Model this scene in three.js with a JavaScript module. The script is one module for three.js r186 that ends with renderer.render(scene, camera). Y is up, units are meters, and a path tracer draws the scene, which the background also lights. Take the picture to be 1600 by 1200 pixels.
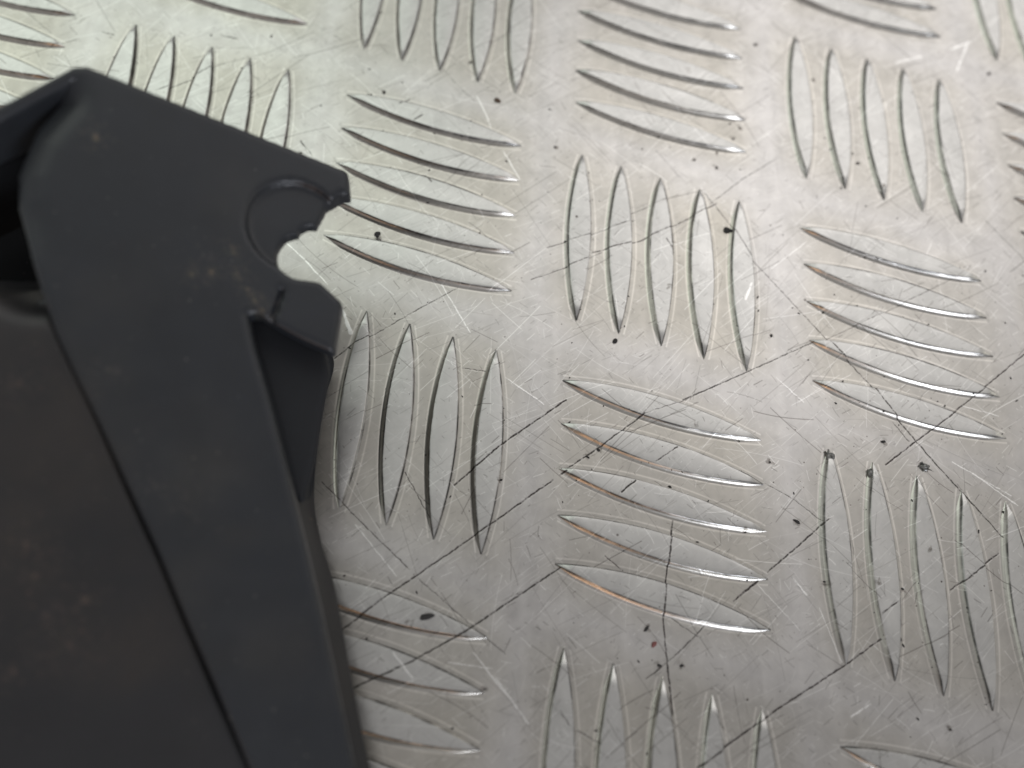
import * as THREE from 'three';
import { mergeGeometries } from 'three/addons/utils/BufferGeometryUtils.js';
import { RectAreaLightUniformsLib } from 'three/addons/lights/RectAreaLightUniformsLib.js';

// ---------------------------------------------------------------- camera, light, exposure
const MM = 0.001;
const scene = new THREE.Scene();
const camera = new THREE.PerspectiveCamera(53.05, 4 / 3, 0.005, 20);
{
  const m = new THREE.Matrix4().makeBasis(
    new THREE.Vector3(0.996885, 0.07887, 0), new THREE.Vector3(-0.026622, 0.336488, -0.941312), new THREE.Vector3(-0.074241, 0.938379, 0.337539));
  camera.quaternion.setFromRotationMatrix(m);
  camera.position.set(-7.863 * MM, 99.383 * MM, 35.748 * MM);
}
camera.focus = 0.1045;
camera.userData.fStop = 8.4;
camera.updateMatrixWorld();

const renderer = new THREE.WebGLRenderer({ antialias: true });
renderer.setSize(1024, 768);
renderer.toneMapping = THREE.LinearToneMapping;
renderer.toneMappingExposure = 1.13;
renderer.shadowMap.enabled = true;
scene.background = new THREE.Color(0.335, 0.325, 0.332);      // the dim workshop round the bench
RectAreaLightUniformsLib.init();

let seed = 20240611;
const rnd = () => { seed = (seed * 1664525 + 1013904223) >>> 0; return seed / 4294967296; };
const rr = (a, b) => a + (b - a) * rnd();
const clamp = (x, a = 0, b = 1) => Math.min(b, Math.max(a, x));
const smooth = (a, b, x) => { const t = clamp((x - a) / (b - a)); return t * t * (3 - 2 * t); };
const lerp = (a, b, t) => a + (b - a) * t;

const used = new Map();
function named(o, name) {
  const n = used.get(name) ?? 0; used.set(name, n + 1);
  o.name = n ? `${name}_${String(n).padStart(3, '0')}` : name; return o;
}
function tag(o, label, category, extra = {}) { o.userData = { label, category, ...extra }; return o; }
function mesh(name, g, m, parent) {
  const o = named(new THREE.Mesh(g, m), name); o.castShadow = o.receiveShadow = true; (parent ?? scene).add(o); return o;
}

// lamps and added light panels: a housing, a glowing diffuser and the light that leaves it
function lampPanel(name, label, category, at, look, w, h, color, power, glow) {
  const g = named(new THREE.Group(), name); scene.add(g);
  g.position.set(...at); g.lookAt(...look); g.updateMatrixWorld();
  tag(g, label, category);
  const fm = new THREE.MeshStandardMaterial({ color: 0x55585a, roughness: 0.6 });
  const bars = [];
  for (const s of [-1, 1]) {
    bars.push(new THREE.BoxGeometry(w + 0.08, 0.04, 0.06).translate(0, s * (h / 2 + 0.02), 0));
    bars.push(new THREE.BoxGeometry(0.04, h, 0.06).translate(s * (w / 2 + 0.02), 0, 0));
  }
  bars.push(new THREE.BoxGeometry(w + 0.08, h + 0.08, 0.01).translate(0, 0, -0.04));
  mesh('frame', mergeGeometries(bars), fm, g);
  mesh('glowing_pane', new THREE.BoxGeometry(w - 0.004, h - 0.004, 0.01), new THREE.MeshStandardMaterial({ color: 0x222222, emissive: new THREE.Color(...color), emissiveIntensity: glow, roughness: 0.5 }), g);
  const l = new THREE.RectAreaLight(new THREE.Color(...color), power, w, h);
  l.position.set(0, 0, 0.012); l.rotation.y = Math.PI; g.add(l);                 // a light looks down its own -z
  return g;
}
lampPanel('ceiling_lamp', 'wide cool white ceiling lamp over the left of the plate', 'lamp', [-1.15, 2.0, -1.85], [-0.5, 0, -0.7], 1.9, 2.2, [0.925, 1.0, 0.925], 1.18, 0.2);
lampPanel('ceiling_lamp', 'wide rosy white ceiling lamp over the right of the plate', 'lamp', [1.2, 2.0, -1.7], [0.5, 0, -0.6], 2.0, 2.3, [1.0, 0.965, 0.965], 1.3, 0.2);
lampPanel('lit_window', 'bluish daylight window low behind the viewer', 'window', [0.85, 0.5, 2.4], [0, 0.05, 0], 0.9, 0.6, [0.86, 0.9, 1.0], 17.0, 0.9);
lampPanel('added_warm_panel', 'low orange panel added to the left behind the viewer for warm glints', 'lamp', [-0.75, 0.16, 1.9], [0, 0.02, 0], 1.3, 0.22, [1.0, 0.55, 0.28], 4.2, 0.4);  // added for orange glints on the flanks, in place of a warm surface

lampPanel('added_side_panel', 'soft greenish panel added left of the plate to light the bar flanks', 'lamp', [-2.4, 0.8, -0.5], [0, 0, 0], 1.5, 1.1, [0.94, 1.0, 0.95], 0.9, 0.2);  // added side light, brightens the left flanks of the bars
lampPanel('added_side_panel', 'soft cream panel added right of the plate to light the bar flanks', 'lamp', [2.4, 0.8, -0.5], [0, 0, 0], 1.5, 1.1, [1.0, 0.95, 0.86], 0.95, 0.2);  // added counterpart for the right flanks

// ---------------------------------------------------------------- tread plate
// the raised bars lie in a basket weave: groups of five, turned group by group
const A = [35.17, 10.2], B = [-2.255, 36.196], O = [-12.951, -30.668];
const ua = [A[0] / Math.hypot(...A), A[1] / Math.hypot(...A)], ub = [B[0] / Math.hypot(...B), B[1] / Math.hypot(...B)];
const DET = A[0] * B[1] - A[1] * B[0];
const HALF = 14.15, STEP = 0.17242, WTOP = 1.74, FL = 0.68, RISE = 0.58;
const tiles = [];                                                            // four sheets of surface wear, each 120 mm square
for (const z0 of [-118, -32]) for (const x0 of [-98, -12]) tiles.push({ x0, z0, size: 120 });
const tileOf = (x, z) => (z < -15 ? 0 : 2) + (x < 5 ? 0 : 1);

const N = 512, LUT = new Float32Array(N * N);
{ // tileable smooth noise
  for (let oct = 0, amp = 0.5, cell = 64; oct < 6; oct++, amp *= 0.55, cell >>= 1) {
    const n = N / cell, v = Float32Array.from({ length: n * n }, () => rnd() - 0.5);
    for (let y = 0; y < N; y++) for (let x = 0; x < N; x++) {
      const fx = x / cell, fy = y / cell, ix = fx | 0, iy = fy | 0, tx = smooth(0, 1, fx - ix), ty = smooth(0, 1, fy - iy), jx = (ix + 1) % n, jy = (iy + 1) % n;
      LUT[y * N + x] += amp * lerp(lerp(v[iy * n + ix], v[iy * n + jx], tx), lerp(v[jy * n + ix], v[jy * n + jx], tx), ty);
    }
  }
}
function noise(x, y) {
  x = ((x % N) + N) % N; y = ((y % N) + N) % N;
  const ix = x | 0, iy = y | 0, jx = (ix + 1) & 511, jy = (iy + 1) & 511, fx = x - ix, fy = y - iy;
  return lerp(lerp(LUT[iy * N + ix], LUT[iy * N + jx], fx), lerp(LUT[jy * N + ix], LUT[jy * N + jx], fx), fy);
}

// the long marks seen on the plate, in plate millimetres: [points, width, darkness]
const LONG = [
  [[[-20.75,32.31],[-14.36,27.44],[-6.54,22.01],[5.44,13.34]], 0.24, 0.8], [[[-7.55,14.25],[-0.86,8.22],[7.41,2.13]], 0.26, 0.8], [[[7.36,11.75],[12.14,8.57],[18.21,3.89]], 0.22, 0.75], [[[18.21,3.89],[23.38,2.08],[28.91,-0.63]], 0.14, 0.45],
  [[[23.87,1.69],[33.78,-2.89],[43.83,-7.66]], 0.2, 0.6], [[[46.03,-8.24],[57.5,-13.81],[67.24,-18.9]], 0.13, 0.5], [[[6.14,24.69],[-5.53,32.34],[-12.39,36.04],[-19.13,38.97]], 0.25, 0.85],
  [[[21.2,18.55],[19.74,26.18],[19.08,30.89],[19.3,37.16],[19.52,42.02]], 0.26, 0.8], [[[24.28,31.8],[20.76,34.92],[16.53,37.96]], 0.18, 0.6],
  [[[42.27,18.09],[37.64,21.78],[33.28,25.03]], 0.24, 0.75], [[[31.87,26.17],[28.4,28.66]], 0.3, 0.8], [[[47.11,33.29],[41.98,36.43],[32.42,41.58],[26.02,45.38],[22.12,47.84]], 0.24, 0.8],
  [[[76,-6.78],[63.19,2.58],[51.79,10.37]], 0.22, 0.8], [[[29.81,-32.41],[33.33,-26.9],[36.28,-20.75],[46.02,-8.14]], 0.16, 0.7], [[[46.02,-8.14],[51.48,-1.26],[54.83,4.11],[58.68,9.6],[66.52,20.1]], 0.22, 0.85],
  [[[2.79,-16.15],[7.52,-18.12],[13.32,-21.03]], 0.16, 0.7], [[[11.88,-20.97],[19.22,-23.25],[25.33,-26.51],[31.65,-30.44]], 0.2, 0.75], [[[30.64,-30.39],[36.18,-35.09],[42.37,-39.37]], 0.14, 0.6],
  [[[5.21,-21.53],[11.5,-23.87],[18.44,-26.73]], 0.16, 0.6], [[[18.01,-27.83],[24.16,-30.97],[29.84,-32.76]], 0.14, 0.5], [[[-24.3,-3.03],[-22.28,-4.99],[-18.73,-7.03]], 0.22, 0.75], [[[-18.73,-7.03],[-13.58,-10.64],[-7.82,-14.39]], 0.16, 0.6],
  [[[-24.62,14.13],[-21.81,16.74],[-19.64,18.93],[-12.88,25.09]], 0.16, 0.75], [[[-11.64,26.26],[-4.75,31.96],[-0.78,35.08]], 0.13, 0.6], [[[-14.02,12.67],[-10.56,18.64]], 0.16, 0.7], [[[-54.23,-45.63],[-49.47,-48.38],[-46.01,-51.45]], 0.2, 0.6], [[[-46.01,-51.45],[-38.51,-54.51],[-31.95,-59.13]], 0.13, 0.4],
  [[[-11.09,-53.32],[-8.56,-49.95],[-5.88,-47.27]], 0.13, 0.5], [[[34.27,13.27],[38.02,15.4],[41.61,18.36]], 0.13, 0.6], [[[19.31,10.64],[22.36,8.62]], 0.2, 0.8], [[[14.46,14.91],[16.45,13.32]], 0.24, 0.9], [[[6.39,12.64],[7.26,12.1]], 0.3, 0.8],
  [[[47.65,30.07],[50.05,28.62]], 0.2, 0.7], [[[57.76,27.12],[65.48,22.33]], 0.22, 0.7], [[[11.98,23.11],[13.98,24.86]], 0.14, 0.8], [[[7.89,43.72],[10.53,45.13]], 0.14, 0.7], [[[5.78,41.46],[6.75,43.02]], 0.16, 0.8],
  [[[-6.91,-2.15],[-3.72,-1.77]], 0.16, 0.6], [[[22.72,-39.67],[26.16,-34.89]], 0.12, 0.5], [[[-32.06,-38.19],[-30.13,-35.66]], 0.25, 0.6], [[[74.99,-29.49],[79.82,-22.86]], 0.12, 0.6], [[[38.19,-21.05],[45.52,-27.48]], 0.08, 0.3],
  [[[-64.23,-56.64],[-62.41,-56.15]], 0.2, 0.6], [[[-46.27,-57.38],[-43.53,-56.82]], 0.25, 0.6], [[[-66.31,-62.94],[-62.32,-56.79]], 0.12, 0.4], [[[-77.1,-60.5],[-71.76,-55.81]], 0.12, 0.4], [[[23.16,-23.64],[24.28,-21.52]], 0.2, 0.7],
  [[[53.87,4.23],[55.72,6.99]], 0.16, 0.6], [[[60.84,-7.71],[62.82,-5.25]], 0.1, 0.4], [[[20.23,30.89],[23.35,33.03]], 0.14, 0.6], [[[-17.53,-45.65],[-16.1,-46.96]], 0.3, 0.6], [[[-15.12,-42.77],[-13.98,-43.69]], 0.3, 0.6], [[[-13.17,-32.96],[-12.17,-31.66]], 0.3, 0.7],
];
const PALE = [
  [[[-33.24,-21.36],[-29.78,-18.08],[-26.14,-14.16]], 0.25], [[[-5.59,-48.28],[-4.03,-44.69],[-3.2,-42.08]], 0.2], [[[-1.39,-38.26],[1.17,-33.18]], 0.2], [[[65.61,-59.99],[70.49,-61.71]], 0.3], [[[76.02,-63.5],[79.95,-65.62]], 0.45], [[[76.29,-59.12],[79.51,-65.16]], 0.35],
  [[[-10.11,-14.8],[-5.86,-7.47]], 0.2], [[[-0.89,-0.91],[4.39,2.85]], 0.2], [[[64.19,11.4],[69.72,15.79]], 0.25], [[[61.53,9.81],[69.1,14.46]], 0.2], [[[64.83,1.58],[69.84,2.89]], 0.16], [[[37.7,-2.03],[41.18,1.52]], 0.18],
  [[[-1.94,37.86],[1.91,42.85]], 0.2], [[[-4.7,34.94],[-0.77,39.66]], 0.16], [[[-14.37,34.95],[-11.93,37.84]], 0.25], [[[-20,19.58],[-14.44,25.89]], 0.14], [[[36.68,25.89],[38.13,27.89]], 0.3], [[[39.62,29.47],[41.62,36.05]], 0.14], [[[41.9,42.35],[44.59,40.9]], 0.25],
  [[[34.28,-13.97],[35.44,-16.64]], 0.5], [[[-7.78,36.04],[-2.34,36.77]], 0.14], [[[31.89,26.73],[36.71,32.23]], 0.1], [[[14.93,-14.26],[15.4,-8.2]], 0.1], [[[38.99,-19.46],[45.09,-24.32]], 0.14], [[[-23.8,-10.26],[-22.41,-6.9]], 0.6],
];
const BITS = [[28.88,-55.37],[-19.62,-22.2],[-2.34,-47.63],[-6.72,-54.78],[6.69,-39.33],[36.66,-44.78],[35.39,-42.61],[32.52,-39.88],[28.77,-38.23],[-20.13,-47.92],[37.71,-8.46],[59.09,-34.9],[55.54,-39.15],[35.33,10.33],[16.88,32.05],[11.68,9.11],[10.17,10.12],[54.39,43.87],[-3.32,39.08],[-1.44,13.46],[51.98,7.07],[32.26,-37],[50.33,-55.29],[41.19,-62.01],[81.98,-58.84],[30.93,19.76],[38.07,18.4],[18.23,36.42],[21.05,36.42],[40.93,26.26],[47.86,26.21],[-12.59,31.61],[25.2,5.37],[23.08,-15.62],[-31.85,-35.9],[55.66,22.01],[51.21,27]];

function makeTile({ x0, z0, size }) {
  const W = 2048, k = W / size, cv = document.createElement('canvas'), hv = document.createElement('canvas');
  cv.width = cv.height = hv.width = hv.height = W;
  const c = cv.getContext('2d'), h = hv.getContext('2d');
  const im = c.createImageData(W, W), hm = h.createImageData(W, W), d = im.data, e = hm.data;
  for (let j = 0; j < W; j++) {
    const z = z0 + (j + 0.5) / k;
    for (let i = 0; i < W; i++) {
      const x = x0 + (i + 0.5) / k, px = x - O[0], pz = z - O[1];
      const u = (px * B[1] - pz * B[0]) / DET, v = (pz * A[0] - px * A[1]) / DET;
      const gi = Math.round(u), gj = Math.round(v), hz = ((gi + gj) & 1) === 0;
      const along = (hz ? u - gi : v - gj) * 36.4, across = (hz ? v - gj : u - gi) * 36.4;   // mm, in the group's own axes
      const kk = clamp(Math.round(across / (STEP * 36.4)), -2, 2), off = across - kk * STEP * 36.4, t = along / HALF;
      const half = WTOP * Math.max(0, 1 - t * t), dist = Math.abs(off) - half * 1.0;          // distance out from the edge of the bar's top
      const n1 = noise(x * 6, z * 6), n2 = noise(x * 23 + 70, z * 23 + 9), n3 = noise(x * 1.7 + 200, z * 1.7 + 80), brush = noise(x * 40 + 11, z * 2.2 + 40), grain = noise(x * 61, z * 61);
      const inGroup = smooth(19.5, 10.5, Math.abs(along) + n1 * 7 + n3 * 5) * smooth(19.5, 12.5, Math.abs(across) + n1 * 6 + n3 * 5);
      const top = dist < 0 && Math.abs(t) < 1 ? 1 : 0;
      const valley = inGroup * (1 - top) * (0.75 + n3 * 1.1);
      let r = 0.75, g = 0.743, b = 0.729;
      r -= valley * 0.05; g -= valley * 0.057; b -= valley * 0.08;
      if (top) { r -= 0.004; g += 0.002; }
      let s = 1 + n3 * 0.1 + n1 * 0.06 + n2 * 0.06 + grain * 0.07 + brush * (top ? 0.03 : 0.07);
      // grime that gathers at the foot of a bar and on its burred rim
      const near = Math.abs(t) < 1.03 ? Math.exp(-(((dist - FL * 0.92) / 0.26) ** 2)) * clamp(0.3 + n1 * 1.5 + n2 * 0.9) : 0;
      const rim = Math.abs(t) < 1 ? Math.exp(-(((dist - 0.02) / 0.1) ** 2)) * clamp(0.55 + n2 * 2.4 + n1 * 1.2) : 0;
      s *= 1 - 0.12 * near - 0.66 * rim; s += 0.17 * Math.exp(-(((dist - FL * 1.05) / 0.13) ** 2)) * (Math.abs(t) < 1 ? 1 : 0);  // the pale line is a highlight painted along the bar foot
      const o = 4 * (j * W + i);
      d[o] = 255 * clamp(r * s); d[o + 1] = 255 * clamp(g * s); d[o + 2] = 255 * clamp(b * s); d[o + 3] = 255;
      const q = 128 + n2 * 34 + grain * 26 + brush * (top ? 12 : 34) + n1 * 26;
      e[o] = e[o + 1] = e[o + 2] = clamp(q, 0, 255); e[o + 3] = 255;
    }
  }
  c.putImageData(im, 0, 0); h.putImageData(hm, 0, 0);
  const X = (p) => (p[0] - x0) * k, Z = (p) => (p[1] - z0) * k;
  c.lineCap = h.lineCap = 'round';
  const s0 = seed; seed = 987654;                                             // the same marks in every tile
  // countless fine scuffs, mostly short, light and dark
  for (let n = 0; n < 62000; n++) {
    const p = [rr(-105, 112), rr(-120, 90)], big = n < 10000, a = rnd() < 0.5 ? rr(-0.9, -0.35) : rnd() < 0.5 ? rr(0.5, 1.1) : rr(0, Math.PI), l = big ? 1.5 + 11 * rnd() ** 2.2 : 0.15 + 1.5 * rnd() ** 2;
    const q = [p[0] + Math.cos(a) * l, p[1] + Math.sin(a) * l], bend = rr(-0.07, 0.07) * l, w = rr(0.035, 0.11), light = rnd() < 0.58, al = big ? 0.12 + 0.55 * rnd() ** 2 : 0.06 + 0.5 * rnd() ** 2.2;
    if (Math.max(p[0], q[0]) < x0 || Math.min(p[0], q[0]) > x0 + size || Math.max(p[1], q[1]) < z0 || Math.min(p[1], q[1]) > z0 + size) continue;
    for (const ctx of [c, h]) {
      ctx.beginPath(); ctx.moveTo(X(p), Z(p));
      ctx.quadraticCurveTo((X(p) + X(q)) / 2 + bend * k, (Z(p) + Z(q)) / 2 - bend * k, X(q), Z(q));
      ctx.lineWidth = w * k; ctx.strokeStyle = ctx === h ? `rgba(${light ? '205,205,205' : '40,40,40'},${al})` : light ? `rgba(240,240,236,${Math.min(1, al * 1.05)})` : `rgba(78,74,70,${al * 0.8})`; ctx.stroke();
    }
  }
  const trace = (pts, w, col, alpha, rough) => {
    for (let n = 0; n + 1 < pts.length; n++) {
      const [p, q] = [pts[n], pts[n + 1]], len = Math.hypot(q[0] - p[0], q[1] - p[1]), steps = Math.max(2, Math.ceil(len / 0.45));
      let last = p;
      for (let m = 1; m <= steps; m++) {
        const f = m / steps, cur = [lerp(p[0], q[0], f) + rr(-1, 1) * 0.05, lerp(p[1], q[1], f) + rr(-1, 1) * 0.05];
        const wob = 0.7 + 0.6 * rnd(), gap = rnd() < rough ? 0.45 : 1;
        for (const ctx of [c, h]) {
          ctx.beginPath(); ctx.moveTo(X(last), Z(last)); ctx.lineTo(X(cur), Z(cur));
          ctx.lineWidth = w * wob * k; ctx.strokeStyle = ctx === h ? `rgba(${col[0] > 120 ? '210,210,210' : '10,10,10'},${alpha * gap})` : `rgba(${col},${alpha * gap})`; ctx.stroke();
        }
        last = cur;
      }
    }
  };
  for (const [pts, w, a] of LONG) { trace(pts, w * 0.8, [50, 47, 45], a * 0.92, 0.3); trace(pts.map(([x, z]) => [x + 0.14, z + 0.14]), w * 0.4, [225, 222, 214], 0.28, 0.4); }
  for (const [pts, w] of PALE) trace(pts, w * 0.8, [240, 240, 236], 0.75, 0.15);
  // dark pin-prick pits
  for (let n = 0; n < 2600; n++) {
    const p = [rr(-105, 112), rr(-120, 90)], r = rr(0.03, 0.1) * (rnd() < 0.06 ? 2 : 1), al = rr(0.25, 0.8);
    for (const ctx of [c, h]) { ctx.beginPath(); ctx.ellipse(X(p), Z(p), r * k, r * k * rr(0.5, 1), rr(0, 3), 0, 7); ctx.fillStyle = ctx === h ? `rgba(20,20,20,${al})` : `rgba(58,52,48,${al})`; ctx.fill(); }
  }
  // smudged grime round the larger bits
  for (const p of BITS) for (let n = 0; n < 5; n++) { c.beginPath(); c.ellipse(X(p) + rr(-0.4, 0.4) * k, Z(p) + rr(-0.4, 0.4) * k, rr(0.1, 0.4) * k, rr(0.08, 0.25) * k, rr(0, 3), 0, 7); c.fillStyle = `rgba(70,64,58,${rr(0.1, 0.35)})`; c.fill(); }
  seed = s0;
  const tex = (cn, srgb) => { const t = new THREE.CanvasTexture(cn); t.flipY = false; if (srgb) t.colorSpace = THREE.SRGBColorSpace; t.wrapS = t.wrapT = THREE.ClampToEdgeWrapping; t.anisotropy = 8; return t; };
  return { map: tex(cv, true), bump: tex(hv, false) };
}
// a roughness sheet, repeated every 46 mm: cloudy polish
const ROUGH = (() => {
  const W = 512, a = new Uint8Array(W * W * 4);
  for (let j = 0; j < W; j++) for (let i = 0; i < W; i++) {
    const v = 0.8 + 0.22 * noise(i, j) + 0.2 * noise(i * 4, j * 4) + 0.12 * noise(i * 8, j);
    a.set([0, 255 * clamp(v), 255, 255], 4 * (j * W + i));
  }
  const t = new THREE.DataTexture(a, W, W); t.wrapS = t.wrapT = THREE.RepeatWrapping; t.magFilter = THREE.LinearFilter; t.channel = 1; t.needsUpdate = true; return t;
})();
const worn = tiles.map(makeTile);
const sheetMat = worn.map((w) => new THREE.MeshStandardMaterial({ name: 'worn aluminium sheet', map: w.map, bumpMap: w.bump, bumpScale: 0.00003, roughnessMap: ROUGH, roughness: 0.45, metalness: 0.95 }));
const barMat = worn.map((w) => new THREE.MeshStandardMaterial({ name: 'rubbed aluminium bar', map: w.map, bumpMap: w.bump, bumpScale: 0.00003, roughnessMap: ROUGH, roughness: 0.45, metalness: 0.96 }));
const flankMat = worn.map((w) => new THREE.MeshStandardMaterial({ name: 'pressed aluminium flank', map: w.map, bumpMap: w.bump, bumpScale: 0.00002, roughness: 0.33, metalness: 0.96 }));
const plainMat = new THREE.MeshStandardMaterial({ name: 'plain aluminium', color: new THREE.Color(0.48, 0.475, 0.45), roughness: 0.5, metalness: 0.94 });

const plate = named(new THREE.Group(), 'tread_plate'); scene.add(plate);
tag(plate, 'scratched aluminium tread plate with raised five bar pattern under the black plastic part', 'tread plate', { kind: 'structure' });
{
  const pos = [], uv = [], uv1 = [], idx = [], parts = [];
  const rect = (xa, za, xb, zb, t, y = 0) => {
    const o = pos.length / 3, start = idx.length;
    for (const [x, z] of [[xa, za], [xb, za], [xb, zb], [xa, zb]]) {
      pos.push(x * MM, y, z * MM); uv1.push(x / 46, z / 46);
      if (t < 4) uv.push((x - tiles[t].x0) / 120, (z - tiles[t].z0) / 120); else uv.push(0, 0);
    }
    idx.push(o, o + 2, o + 1, o, o + 3, o + 2); parts.push([start, 6, t]);
  };
  const E = 260;
  rect(-98, -118, 5, -15, 0); rect(5, -118, 108, -15, 1); rect(-98, -15, 5, 88, 2); rect(5, -15, 108, 88, 3);
  rect(-E, -E, E, -118, 4); rect(-E, 88, E, E, 4); rect(-E, -118, -98, 88, 4); rect(108, -118, E, 88, 4);
  const D = -3;                                                                // underside and edges of the sheet
  const o = pos.length / 3, start = idx.length;
  for (const y of [0, D]) for (const [x, z] of [[-E, -E], [E, -E], [E, E], [-E, E]]) { pos.push(x * MM, y * MM, z * MM); uv.push(0, 0); uv1.push(0, 0); }
  for (let s = 0; s < 4; s++) { const t = (s + 1) % 4; idx.push(o + s, o + t, o + 4 + t, o + s, o + 4 + t, o + 4 + s); }
  idx.push(o + 4, o + 5, o + 6, o + 4, o + 6, o + 7);
  parts.push([start, idx.length - start, 4]);
  const g = new THREE.BufferGeometry();
  g.setAttribute('position', new THREE.Float32BufferAttribute(pos, 3)); g.setAttribute('uv', new THREE.Float32BufferAttribute(uv, 2)); g.setAttribute('uv1', new THREE.Float32BufferAttribute(uv1, 2));
  g.setIndex(idx); parts.forEach((p) => g.addGroup(...p));
  const flat = g.toNonIndexed(); flat.computeVertexNormals();
  mesh('base_sheet', flat, [...sheetMat, plainMat], plate);
}
// one bar: a lens in plan, a nearly flat top, a rounded rim and hollow flanks that run out into the sheet
function barGeometry(cx, cz, dir, perp, tile) {
  const NS = 44, prof = [[1, 1, 0, 0], [1, 0.8, 0.05, 0], [1, 0.55, 0.17, 0], [1, 0.3, 0.44, 0], [1, 0.1, 0.8, 0], [0.985, 0, 0.95, 1], [0.93, 0, 1.0, 1], [0.5, 0, 1.02, 1], [0, 0, 1.03, 1]];
  const row = [...prof, ...prof.slice(0, -1).reverse().map(([a, b, c, d]) => [-a, -b, c, d])];
  const len = HALF * rr(0.985, 1.02), wid = WTOP * rr(0.93, 1.07), skew = rr(-0.05, 0.05), ph = rr(0, 400), ris = RISE * rr(0.92, 1.06);
  const pos = [], uv = [], uv1 = [], idx = [];
  for (let s = 0; s <= NS; s++) {
    const q = -1 + 2 * s / NS, t = Math.sign(q) * (1 - (1 - Math.abs(q)) ** 1.35);        // closer sections near the tips
    const env = Math.max(0, 1 - t * t), hw = wid * env * (1 + skew * t), fl = FL * (0.12 + 0.88 * Math.min(1, env * 2.6)), hh = ris * Math.min(1, 0.05 + env * 3.6);
    row.forEach(([a, f, y, jit], m) => {
      const side = Math.sign(a) || 0, rag = jit && Math.abs(a) > 0.9 ? 0.05 * noise(s * 37 + ph + m * 91, ph) * 2 : 0.02 * noise(s * 9 + ph + m * 51, ph);
      const w = side * (Math.abs(a) * hw + f * fl) + rag * side, l = t * len;
      const x = cx + dir[0] * l + perp[0] * w, z = cz + dir[1] * l + perp[1] * w, yy = y * hh - (f === 1 ? 0.03 : 0) + (jit ? 0.03 * noise(x * 9, z * 9) * Math.min(1, env * 4) : 0);
      pos.push(x * MM, yy * MM, z * MM); uv.push((x - tile.x0) / 120, (z - tile.z0) / 120); uv1.push(x / 46 + 0.37, z / 46 + 0.11);
    });
  }
  const R = row.length;
  const flanks = [];
  for (let s = 0; s < NS; s++) for (let m = 0; m + 1 < R; m++) { const a = s * R + m, b = a + 1, c = a + R, e = c + 1; (m < 5 || m >= R - 6 ? flanks : idx).push(a, b, c, b, e, c); }
  const split = idx.length; idx.push(...flanks);
  const g = new THREE.BufferGeometry(); g.addGroup(0, split, 0); g.addGroup(split, flanks.length, 1);
  g.setAttribute('position', new THREE.Float32BufferAttribute(pos, 3)); g.setAttribute('uv', new THREE.Float32BufferAttribute(uv, 2)); g.setAttribute('uv1', new THREE.Float32BufferAttribute(uv1, 2));
  g.setIndex(idx); g.computeVertexNormals();
  if (g.attributes.normal.getY((NS / 2) * R + 8) < 0) { for (let n = 0; n < idx.length; n += 3) [idx[n], idx[n + 1]] = [idx[n + 1], idx[n]]; g.setIndex(idx); g.computeVertexNormals(); }
  return g;
}
for (let i = -3; i <= 4; i++) for (let j = -3; j <= 4; j++) {
  const hz = ((i + j) & 1) === 0, dir = hz ? ua : ub, st = hz ? B : A, side = [-dir[1], dir[0]];
  for (let k = -2; k <= 2; k++) {
    const cx = O[0] + i * A[0] + j * B[0] + k * STEP * st[0], cz = O[1] + i * A[1] + j * B[1] + k * STEP * st[1];
    if (cx < -92 || cx > 104 || cz < -92 || cz > 66) continue;
    const t = tileOf(cx, cz);
    mesh('raised_bar', barGeometry(cx, cz, dir, side, tiles[t]), [barMat[t], flankMat[t]], plate);
  }
}

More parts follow.
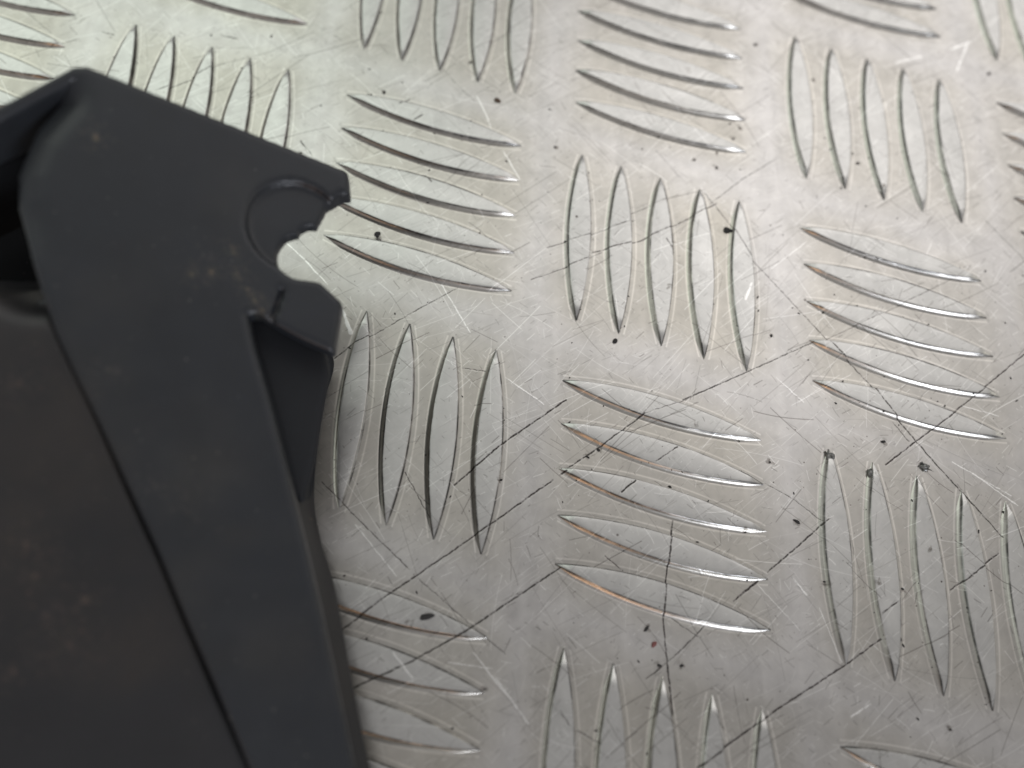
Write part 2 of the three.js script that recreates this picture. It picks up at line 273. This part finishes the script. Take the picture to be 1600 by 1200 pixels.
// ---------------------------------------------------------------- the black plastic part
// each moulded piece is a rounded solid, given by an outline and a top height, and meshed on a fine grid
function sdPoly(P, x, z) {
  let d = 1e9, s = 1;
  for (let i = 0, j = P.length - 1; i < P.length; j = i++) {
    const [ax, az] = P[i], [bx, bz] = P[j], ex = bx - ax, ez = bz - az, wx = x - ax, wz = z - az, t = clamp((wx * ex + wz * ez) / (ex * ex + ez * ez));
    d = Math.min(d, (wx - ex * t) ** 2 + (wz - ez * t) ** 2);
    const c1 = z >= az, c2 = z < bz, c3 = ex * wz > ez * wx;
    if ((c1 && c2 && c3) || (!c1 && !c2 && !c3)) s = -s;
  }
  return s * Math.sqrt(d);
}
function solid(P, plane, thick, round, { cell = 0.33, cut = null, bend = null } = {}) {
  const xs = P.map((p) => p[0]), zs = P.map((p) => p[1]), x0 = Math.min(...xs) - 1.2, z0 = Math.min(...zs) - 1.2;
  const nx = Math.ceil((Math.max(...xs) + 1.2 - x0) / cell), nz = Math.ceil((Math.max(...zs) + 1.2 - z0) / cell), y0 = -thick - 1, ny = Math.ceil((thick + 2) / cell);
  const F = new Float32Array((nx + 1) * (ny + 1) * (nz + 1)), at = (i, j, k) => (k * (ny + 1) + j) * (nx + 1) + i;
  for (let k = 0; k <= nz; k++) for (let i = 0; i <= nx; i++) {
    const x = x0 + i * cell, z = z0 + k * cell, d2 = sdPoly(P, x, z);
    for (let j = 0; j <= ny; j++) {
      const y = y0 + j * cell, dy = Math.abs(y + thick / 2) - thick / 2, a = d2 + round, b = dy + round;
      let f = Math.min(Math.max(a, b), 0) + Math.hypot(Math.max(a, 0), Math.max(b, 0)) - round;
      if (cut) f = cut(x, y, z, f);
      F[at(i, j, k)] = f;
    }
  }
  const id = new Int32Array(nx * ny * nz).fill(-1), pos = [], uv = [], idx = [], cellAt = (i, j, k) => (k * ny + j) * nx + i;
  for (let k = 0; k < nz; k++) for (let j = 0; j < ny; j++) for (let i = 0; i < nx; i++) {
    const v = [F[at(i, j, k)], F[at(i + 1, j, k)], F[at(i, j + 1, k)], F[at(i + 1, j + 1, k)], F[at(i, j, k + 1)], F[at(i + 1, j, k + 1)], F[at(i, j + 1, k + 1)], F[at(i + 1, j + 1, k + 1)]];
    let neg = 0; for (const q of v) neg += q < 0; if (neg === 0 || neg === 8) continue;
    let sx = 0, sy = 0, sz = 0, n = 0;
    for (const [a, b, ax] of [[0, 1, 0], [2, 3, 0], [4, 5, 0], [6, 7, 0], [0, 2, 1], [1, 3, 1], [4, 6, 1], [5, 7, 1], [0, 4, 2], [1, 5, 2], [2, 6, 2], [3, 7, 2]]) {
      if ((v[a] < 0) === (v[b] < 0)) continue;
      const t = v[a] / (v[a] - v[b]);
      sx += (a & 1) + (ax === 0 ? t : 0); sy += ((a >> 1) & 1) + (ax === 1 ? t : 0); sz += ((a >> 2) & 1) + (ax === 2 ? t : 0); n++;
    }
    id[cellAt(i, j, k)] = pos.length / 3;
    const x = x0 + (i + sx / n) * cell, y = y0 + (j + sy / n) * cell, z = z0 + (k + sz / n) * cell;
    const h = plane[0] + plane[1] * x + plane[2] * z + (bend ? bend(x, z) : 0);
    pos.push(x * MM, (y + h) * MM, z * MM); uv.push((x + 110) / 120, (z + 60) / 120);
  }
  const quad = (a, b, c, d, flip) => { if (a < 0 || b < 0 || c < 0 || d < 0) return; flip ? idx.push(a, c, b, a, d, c) : idx.push(a, b, c, a, c, d); };
  for (let k = 1; k < nz; k++) for (let j = 1; j < ny; j++) for (let i = 1; i < nx; i++) {
    const f = F[at(i, j, k)] < 0;
    if (f !== F[at(i + 1, j, k)] < 0) quad(id[cellAt(i, j - 1, k - 1)], id[cellAt(i, j, k - 1)], id[cellAt(i, j, k)], id[cellAt(i, j - 1, k)], !f);
    if (f !== F[at(i, j + 1, k)] < 0) quad(id[cellAt(i - 1, j, k - 1)], id[cellAt(i - 1, j, k)], id[cellAt(i, j, k)], id[cellAt(i, j, k - 1)], !f);
    if (f !== F[at(i, j, k + 1)] < 0) quad(id[cellAt(i - 1, j - 1, k)], id[cellAt(i, j - 1, k)], id[cellAt(i, j, k)], id[cellAt(i - 1, j, k)], !f);
  }
  const g = new THREE.BufferGeometry();
  g.setAttribute('position', new THREE.Float32BufferAttribute(pos, 3)); g.setAttribute('uv', new THREE.Float32BufferAttribute(uv, 2)); g.setIndex(idx); g.computeVertexNormals();
  return g;
}
// moulded black plastic with dust, brown soil and a fine grain
const plasticTex = (() => {
  const W = 2048, k = W / 120, cv = document.createElement('canvas'), hv = document.createElement('canvas'); cv.width = cv.height = hv.width = hv.height = W;
  const c = cv.getContext('2d'), h = hv.getContext('2d'), im = c.createImageData(W, W), hm = h.createImageData(W, W);
  for (let j = 0; j < W; j++) for (let i = 0; i < W; i++) {
    const x = i / k, z = j / k, n = noise(x * 5, z * 5), m = noise(x * 22 + 9, z * 22), q = noise(x * 2 + 90, z * 2 + 33), gr = noise(i * 0.9, j * 0.9), dust = smooth(0.02, 0.3, q + n * 0.35);
    const o = 4 * (j * W + i), s = 1 + 0.12 * n + 0.1 * m + 0.16 * gr;
    im.data[o] = clamp((29 + dust * 11) * s, 0, 255); im.data[o + 1] = clamp((32 + dust * 8) * s, 0, 255); im.data[o + 2] = clamp((36 + dust * 4) * s, 0, 255); im.data[o + 3] = 255;
    hm.data[o] = hm.data[o + 1] = hm.data[o + 2] = 128 + 70 * gr + 40 * m; hm.data[o + 3] = 255;
  }
  c.putImageData(im, 0, 0); h.putImageData(hm, 0, 0);
  const X = (p) => (p[0] + 110) * k, Z = (p) => (p[1] + 60) * k;
  const spot = (p, r, col, a) => { c.beginPath(); c.ellipse(X(p), Z(p), r * k, r * k * rr(0.6, 1), rr(0, 3), 0, 7); c.fillStyle = `rgba(${col},${a})`; c.fill(); };
  const soil = (p, R, n, col, a) => { for (let s = 0; s < n; s++) { const t = rr(0, 6.3), r = R * Math.sqrt(rnd()) * rnd(); spot([p[0] + Math.cos(t) * r, p[1] + Math.sin(t) * r], rr(0.05, 0.3), col, a * rnd()); } };
  for (const p of [[-48.4,28],[-47.23,31.56],[-44.11,30.3],[-49.51,25.02],[-51.08,-0.48],[-51.69,9.54],[-44.79,34.51],[-49.3,36.84]]) soil(p, 5, 130, '100,86,76', 0.13);
  for (const p of [[-43.58,7.63],[-35.42,-3.21],[-35.01,-6.17],[-47.1,-17.54],[-34.78,21.26],[-38.52,18.92]]) soil(p, 4, 70, '98,86,76', 0.13);
  for (const p of [[-31.03,-3.06],[-30.3,-1.87],[-29.45,-0.98],[-34.87,-4.38],[-32.8,-6.93],[-32.18,-4.48],[-47.07,-17.18],[-36.72,-3.71]]) soil(p, 2.4, 120, '92,80,62', 0.13);
  for (let n = 0; n < 1500; n++) spot([rr(-110, 10), rr(-60, 60)], rr(0.03, 0.13), '150,142,130', rr(0.1, 0.5));
  const tex = (cn, srgb) => { const t = new THREE.CanvasTexture(cn); t.flipY = false; if (srgb) t.colorSpace = THREE.SRGBColorSpace; t.wrapS = t.wrapT = THREE.RepeatWrapping; return t; };
  return { map: tex(cv, true), bump: tex(hv, false) };
})();
const plastic = (o = {}) => new THREE.MeshPhysicalMaterial({ name: 'moulded black plastic', map: plasticTex.map, bumpMap: plasticTex.bump, bumpScale: 0.00004, roughness: 0.44, specularIntensity: 0.85, ...o });
const blackP = plastic(), dustyP = plastic({ color: new THREE.Color(1.06, 0.9, 0.8) }), soiledP = plastic({ color: new THREE.Color(1.3, 1.08, 0.9), roughness: 0.7 });

const part = named(new THREE.Group(), 'plastic_trim'); scene.add(part);
tag(part, 'black moulded plastic trim piece with a broken mounting tab lying on the tread plate', 'plastic trim');
const PM = [11.4263,-0.2690,-0.1726], PL = [10.3263,-0.2690,-0.1726], PT = [10.1263,-0.2690,-0.1726], PC = [-7.5737,-0.2690,-0.1726];
const hole = [[-25.84,-8.02]][0], holeEdge = [[-28.67,-7.52]][0], boss = [[-26.58,-11.3]][0], bossEdge = [[-31.85,-11.19]][0];
const holeR = Math.hypot(hole[0] - holeEdge[0], hole[1] - holeEdge[1]), bossR = Math.hypot(boss[0] - bossEdge[0], boss[1] - bossEdge[1]);
const notch = [[-26.58,-11.3],[-25.65,-11.94],[-24.62,-12.22],[-23.69,-14.58],[-21.98,-16.11],[-19.76,-16.73],[-13.88,-15.51],[-13.42,-2.94],[-20.07,-1.95],[-21.12,-3.14],[-23.6,-5.16],[-24.86,-5.25],[-25.7,-5.56]];
/* smooth maximum */ const smax = (a, b, k) => { const h = clamp(0.5 + (a - b) / (2 * k)); return lerp(b, a, h) + k * h * (1 - h); };
const crackA = [[-27.62,-3.61]][0], crackB = [[-28.47,-0.11]][0];
const tabCut = (x, y, z, f) => {
  { const ex = crackB[0] - crackA[0], ez = crackB[1] - crackA[1], t = clamp(((x - crackA[0]) * ex + (z - crackA[1]) * ez) / (ex * ex + ez * ez)); f = smax(f, -Math.max(Math.hypot(x - crackA[0] - ex * t, z - crackA[1] - ez * t) - 0.28, -(y + 0.8)), 0.2); }
  const r = Math.hypot(x - boss[0], z - boss[1]);
  if (r < bossR * 1.5) {
    f = smax(f, -Math.max(r - bossR, -(y + 0.9)), 0.3);                                        // the sunk seat round the screw hole
    f = smax(f, -(Math.hypot(x - hole[0], z - hole[1]) - holeR), 0.25);
  }
  return smax(f, -sdPoly(notch, x, z), 0.25);
};
const mainOutline = [[-50.07,-24.84],[-48.73,-25.21],[-21.26,-19.13],[-20.92,-16.49],[-20.11,-2.7],[-21.18,-2.98],[-21.41,-0.55],[-21.73,2.75],[-25.14,1.67],[-28.17,0.35],[-30.09,-0.67],[-30.98,-0.32],[-30.03,3.13],[-28.18,8.56],[-26.54,13.96],[-24.74,19.97],[-21.67,30.5],[-19.4,38.89],[-17.18,47.14],[-14.61,55.28],[-23.42,54.61],[-27.76,46.07],[-31.39,38.44],[-34.51,32.13],[-37.68,25.37],[-40.79,19.4],[-44.26,12.63],[-46.45,8.64],[-48.73,4.33],[-50.75,-0.69],[-52.31,-5.01],[-53.93,-8.8],[-54.49,-12.42],[-53.43,-17.75],[-51.03,-22.58]];
const leftEdge = [[-51.47,-21.14],[-53.77,-16.67],[-54.84,-12.06],[-54.38,-8.84],[-53.01,-5.36],[-51.47,-1.24]];
const fadeA = [[-51.32,-1.94]][0], fadeB = [[-54.52,-12.13]][0];
const drop = (x, z) => { let d = 1e9; for (let n = 0; n + 1 < leftEdge.length; n++) { const [ax, az] = leftEdge[n], [bx, bz] = leftEdge[n + 1], ex = bx - ax, ez = bz - az, t = clamp(((x - ax) * ex + (z - az) * ez) / (ex * ex + ez * ez)); d = Math.min(d, Math.hypot(x - ax - ex * t, z - az - ez * t)); } return -1.8 * smooth(5, -0.5, d) ** 1.8 * smooth(fadeA[1], fadeB[1], z); };
mesh('main_panel', solid(mainOutline, PM, 2.6, 0.55, { cut: tabCut, bend: drop }), blackP, part);
mesh('rim_lip', solid([[-63.68,-11.86],[-56.18,-18.71],[-52.84,-22.03],[-50.07,-24.84],[-48.73,-25.21],[-47.31,-24.91],[-48.26,-23.46],[-50.03,-23.14],[-52.58,-20.64],[-55.75,-17.33],[-63.52,-10.55]], [PM[0] - 0.05, PM[1], PM[2]], 6, 0.55), blackP, part);
mesh('backing_web', solid([[-32.69,-2.58],[-27.5,-1.71],[-23.24,1.48],[-22.72,3.61],[-23.35,9.44],[-23.78,13.71],[-24.8,18.96],[-25.77,18],[-27.68,11.29],[-29.7,5.22],[-31.57,0.49]], [PM[0] - 4.2, PM[1], PM[2]], 1.4, 0.4), plastic({ roughness: 0.7, color: new THREE.Color(0.18, 0.22, 0.29) }), part);  // pocket floor, the shade under the tab put into its colour
const topL = [[-63.26,-3.7],[-53.81,-5.11],[-51.65,-3.79]], sag = (x, z) => { let d = 1e9; for (let n = 0; n < 2; n++) { const [ax, az] = topL[n], [bx, bz] = topL[n + 1], ex = bx - ax, ez = bz - az, t = clamp(((x - ax) * ex + (z - az) * ez) / (ex * ex + ez * ez)); d = Math.min(d, Math.hypot(x - ax - ex * t, z - az - ez * t)); } return -9 * smooth(8.5, 0, d) ** 1.7; };
mesh('lower_panel', solid([[-63.26,-3.7],[-53.81,-5.11],[-51.65,-3.79],[-49.48,2.99],[-47.18,7.35],[-44.51,12.47],[-40.89,19.96],[-37.74,25.99],[-34.46,33.02],[-31.36,39.4],[-27.8,46.39],[-23.49,54.84],[-56.29,52.36]], PL, 2.2, 0.4, { bend: sag }), dustyP, part);
const shadedP = plastic({ roughness: 0.95, specularIntensity: 0.4, color: new THREE.Color(0.2, 0.2, 0.21) });  // darker copy of the plastic, shade of the fold put into its colour
mesh('channel_floor', solid([[-75.27,-22.16],[-65.76,-29.46],[-57.45,-36.9],[-56.36,-25.64],[-58.28,-20.07],[-57.46,-11.85],[-54.98,-4.08],[-72.69,-1.48]], PC, 2.2, 0.5), shadedP, part);
mesh('backing_web', solid([[-52.8,-0.35],[-50.77,-2.03],[-47.47,2.82],[-42.08,11.42],[-35.76,23.88],[-30.92,32.58],[-23.93,46.24],[-20.38,54.25],[-28.82,53.63],[-32.86,45.86],[-41.05,29.08],[-49.3,12.19]], [PM[0] - 4.5, PM[1], PM[2]], 1.6, 0.4), blackP, part);
mesh('return_flange', solid([[-63.67,-11.73],[-56.16,-18.51],[-52.82,-21.81],[-49.92,-24.51],[-49.01,-24.98],[-47.79,-24.78],[-47.95,-23.99],[-49.02,-23.78],[-50,-23.44],[-52.61,-20.92],[-55.79,-17.67],[-63.56,-10.88]], [PM[0] - 1.5, PM[1], PM[2]], 15, 0.4), shadedP, part);
// the side wall: falls from the rim of the main panel and runs out in a narrow foot
{
  const top = new THREE.CatmullRomCurve3([[-31.98,20.31,-1.61],[-30.29,19.03,3.16],[-28.36,17.55,8.72],[-26.72,16.18,14.11],[-25,14.7,19.99],[-23.39,13.36,25.27],[-21.93,12.06,30.5],[-19.66,10,38.89],[-17.44,7.98,47.13],[-14.87,5.89,55.26]].map((p) => new THREE.Vector3(...p)));
  const foot = new THREE.CatmullRomCurve3([[-31.73,6,-5.78],[-24.09,3.5,-2.11],[-24.44,3.5,3.88],[-24.85,3.5,9.71],[-24.8,4,16.77],[-23.24,4.5,22.66],[-21.63,4.5,26.76],[-18.62,4.5,37.87],[-15.95,4.5,47.27],[-13.21,4.5,55.58]].map((p) => new THREE.Vector3(...p)));
  for (const [s0, s1, name, look] of [[0, 38, 'pocket_wall', plastic({ roughness: 0.7, color: new THREE.Color(0.3, 0.34, 0.4) })], [38, 90, 'side_wall', soiledP]]) {  // pocket wall has the shade of the recess tinted into its colour
  const NS = 90, NC = 16, pos = [], uv = [], idx = [];
  for (let s = s0; s <= s1; s++) {
    const p = top.getPoint(s / NS), q = foot.getPoint(s / NS), wide = smooth(9, 3, p.distanceTo(q) - 3);
    for (let c = 0; c <= NC; c++) {
      const under = c > NC / 2, t = under ? (NC - c) / (NC / 2) : c / (NC / 2);
      const v = p.clone().lerp(q, t);
      const y = lerp(p.y - 0.7 - 1.5 * smooth(48, 30, s), q.y, lerp(1 - (1 - t) ** 4, t, wide));
      v.y = y - (under ? 2.0 * Math.sin(Math.PI * clamp(t * 0.9 + 0.1)) + 0.35 : 0);
      pos.push(v.x * MM, v.y * MM, v.z * MM); uv.push((v.x + 110) / 120, (v.z + 60) / 120);
    }
  }
  for (let s = 0; s < s1 - s0; s++) for (let c = 0; c < NC; c++) { const a = s * (NC + 1) + c, b = a + 1, d = a + NC + 1, e = d + 1; idx.push(a, b, d, b, e, d); }
  const g = new THREE.BufferGeometry(); g.setAttribute('position', new THREE.Float32BufferAttribute(pos, 3)); g.setAttribute('uv', new THREE.Float32BufferAttribute(uv, 2)); g.setIndex(idx); g.computeVertexNormals();
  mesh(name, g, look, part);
  }
}

// ---------------------------------------------------------------- loose bits on the plate
function chip(r, flat, long, jag = 0.35) {
  const g = new THREE.IcosahedronGeometry(r, 1), p = g.attributes.position, o = rr(0, 400);
  for (let n = 0; n < p.count; n++) {
    const x = p.getX(n), y = p.getY(n), z = p.getZ(n), s = 1 + jag * 2 * noise(o + (x / r) * 90, o + (z / r) * 70 + (y / r) * 50);
    p.setXYZ(n, x * s * long, y * s * flat, z * s);
  }
  g.computeVertexNormals(); return g;
}
const black = new THREE.MeshStandardMaterial({ color: new THREE.Color(0.02, 0.019, 0.018), roughness: 0.8 });
const brown = new THREE.MeshStandardMaterial({ color: new THREE.Color(0.09, 0.06, 0.04), roughness: 0.9 });
const red = new THREE.MeshStandardMaterial({ color: new THREE.Color(0.16, 0.06, 0.055), roughness: 0.8 });
function bit(name, label, category, [x, z], y, g, m, turn, group) {
  const o = mesh(name, g, m); o.position.set(x * MM, y * MM, z * MM); o.rotation.y = turn; return tag(o, label, category, group ? { group } : {});
}
bit('black_flake', 'oblong black flake lying on a raised bar beside the plastic part at lower left', 'flake', [[-10.59,30.78]][0], 0.78, chip(0.34, 0.3, 2.6, 0.5).scale(MM, MM, MM), black, 0.15);
bit('red_crumb', 'dark red crumb below the middle group of level bars', 'crumb', [[17.74,33.95]][0], 0.12, chip(0.26, 0.5, 1.5, 0.6).scale(MM, MM, MM), red, 0.9);
bit('dirt_clump', 'smeared dark dirt clump between two upright bars of the centre group', 'dirt', [[32.93,-25.87]][0], 0.12, mergeGeometries(Array.from({ length: 13 }, () => { const a = rr(0, 6.28), d = rr(0, 0.75) * rnd(); return chip(rr(0.1, 0.3), 0.35, rr(1, 2.6), 0.8).rotateY(rr(-0.5, 0.5)).translate(Math.cos(a) * d * 1.7, rr(-0.04, 0.08), Math.sin(a) * d * 0.7); })).scale(MM, MM, MM), black, -0.1);
bit('brown_crumb', 'brown crumb above the upper left group of level bars', 'crumb', [[-2.34,-47.63]][0], 0.1, chip(0.35, 0.5, 1.6).scale(MM, MM, MM), brown, -0.6);
bit('black_crumb', 'round black crumb at the lower tip of an upright bar in the centre group', 'crumb', [[14.69,-6.89]][0], 0.12, chip(0.34, 0.6, 1.2).scale(MM, MM, MM), black, 0.6);
bit('dark_crumb', 'dark crumb on the lowest level bar of the upper left group', 'crumb', [[-19.62,-22.2]][0], 0.75, chip(0.4, 0.4, 1.2).scale(MM, MM, MM), black, 0.3);
// torn slivers of metal at the tips of three bars on the right
{
  const shards = [[57.37,10.62],[49.37,11.67],[43.78,9.44]];
  shards.forEach((p, n) => {
    const gs = [chip(0.5, 0.5, 1.2, 0.9).translate(0, 0.2, 0)];  // a few bent, pointed slivers
    for (let m = 0; m < 6; m++) { const sl = new THREE.ConeGeometry(rr(0.2, 0.4), rr(1.0, 2.0) * (1 - 0.15 * n), 4, 3), p = sl.attributes.position; for (let v = 0; v < p.count; v++) p.setX(v, p.getX(v) * 0.35 + 0.25 * p.getY(v) ** 2 + rr(-0.05, 0.05)); sl.computeVertexNormals(); gs.push(sl.toNonIndexed().rotateX(rr(0.9, 1.5)).rotateY([0.9, 0.2, 0.5][n] + rr(-0.5, 0.5)).translate(rr(-0.35, 0.35), rr(0.15, 0.4), rr(-0.35, 0.35))); }
    const g = mergeGeometries(gs).scale(MM, MM, MM), o = mesh('torn_burr', g, new THREE.MeshStandardMaterial({ color: new THREE.Color(0.2, 0.2, 0.19), roughness: 0.45, metalness: 0.8 }), plate);
    o.position.set(p[0] * MM, 0, p[1] * MM);
    o.userData.label = ['dark torn burr at a bar tip, largest of three', 'dark torn burr at a bar tip', 'small torn burr at a bar tip'][n];
  });
}
{ // grit caught along the bars and scattered over the sheet
  const gs = [];
  const put = (x, z, y, r) => gs.push(chip(r, rr(0.3, 0.7), rr(1, 2.4), 0.7).rotateY(rr(0, 6)).translate(x, y, z));
  for (const [x, z] of BITS) put(x, z, 0.06, rr(0.09, 0.2));
  for (let i = -2; i <= 3; i++) for (let j = -2; j <= 3; j++) {
    const hz = ((i + j) & 1) === 0, dir = hz ? ua : ub, st = hz ? B : A, s = [-dir[1], dir[0]];
    for (let n = 0; n < 16; n++) {
      const k = Math.floor(rr(-2, 3)), t = rr(-0.97, 0.97), w = (rnd() < 0.5 ? -1 : 1) * (WTOP * (1 - t * t) + rr(0.0, 0.6)), l = t * HALF;
      put(O[0] + i * A[0] + j * B[0] + k * STEP * st[0] + dir[0] * l + s[0] * w, O[1] + i * A[1] + j * B[1] + k * STEP * st[1] + dir[1] * l + s[1] * w, Math.abs(w) - WTOP * (1 - t * t) < 0.25 ? 0.5 : 0.12, rr(0.04, 0.12));
    }
  }
  for (let n = 0; n < 160; n++) put(rr(-80, 92), rr(-80, 50), 0.04, rr(0.04, 0.11));
  const o = mesh('grit', mergeGeometries(gs).scale(MM, MM, MM), black);
  tag(o, 'dark specks of grit scattered over the aluminium tread plate', 'grit', { kind: 'stuff' });
}
renderer.render(scene, camera);
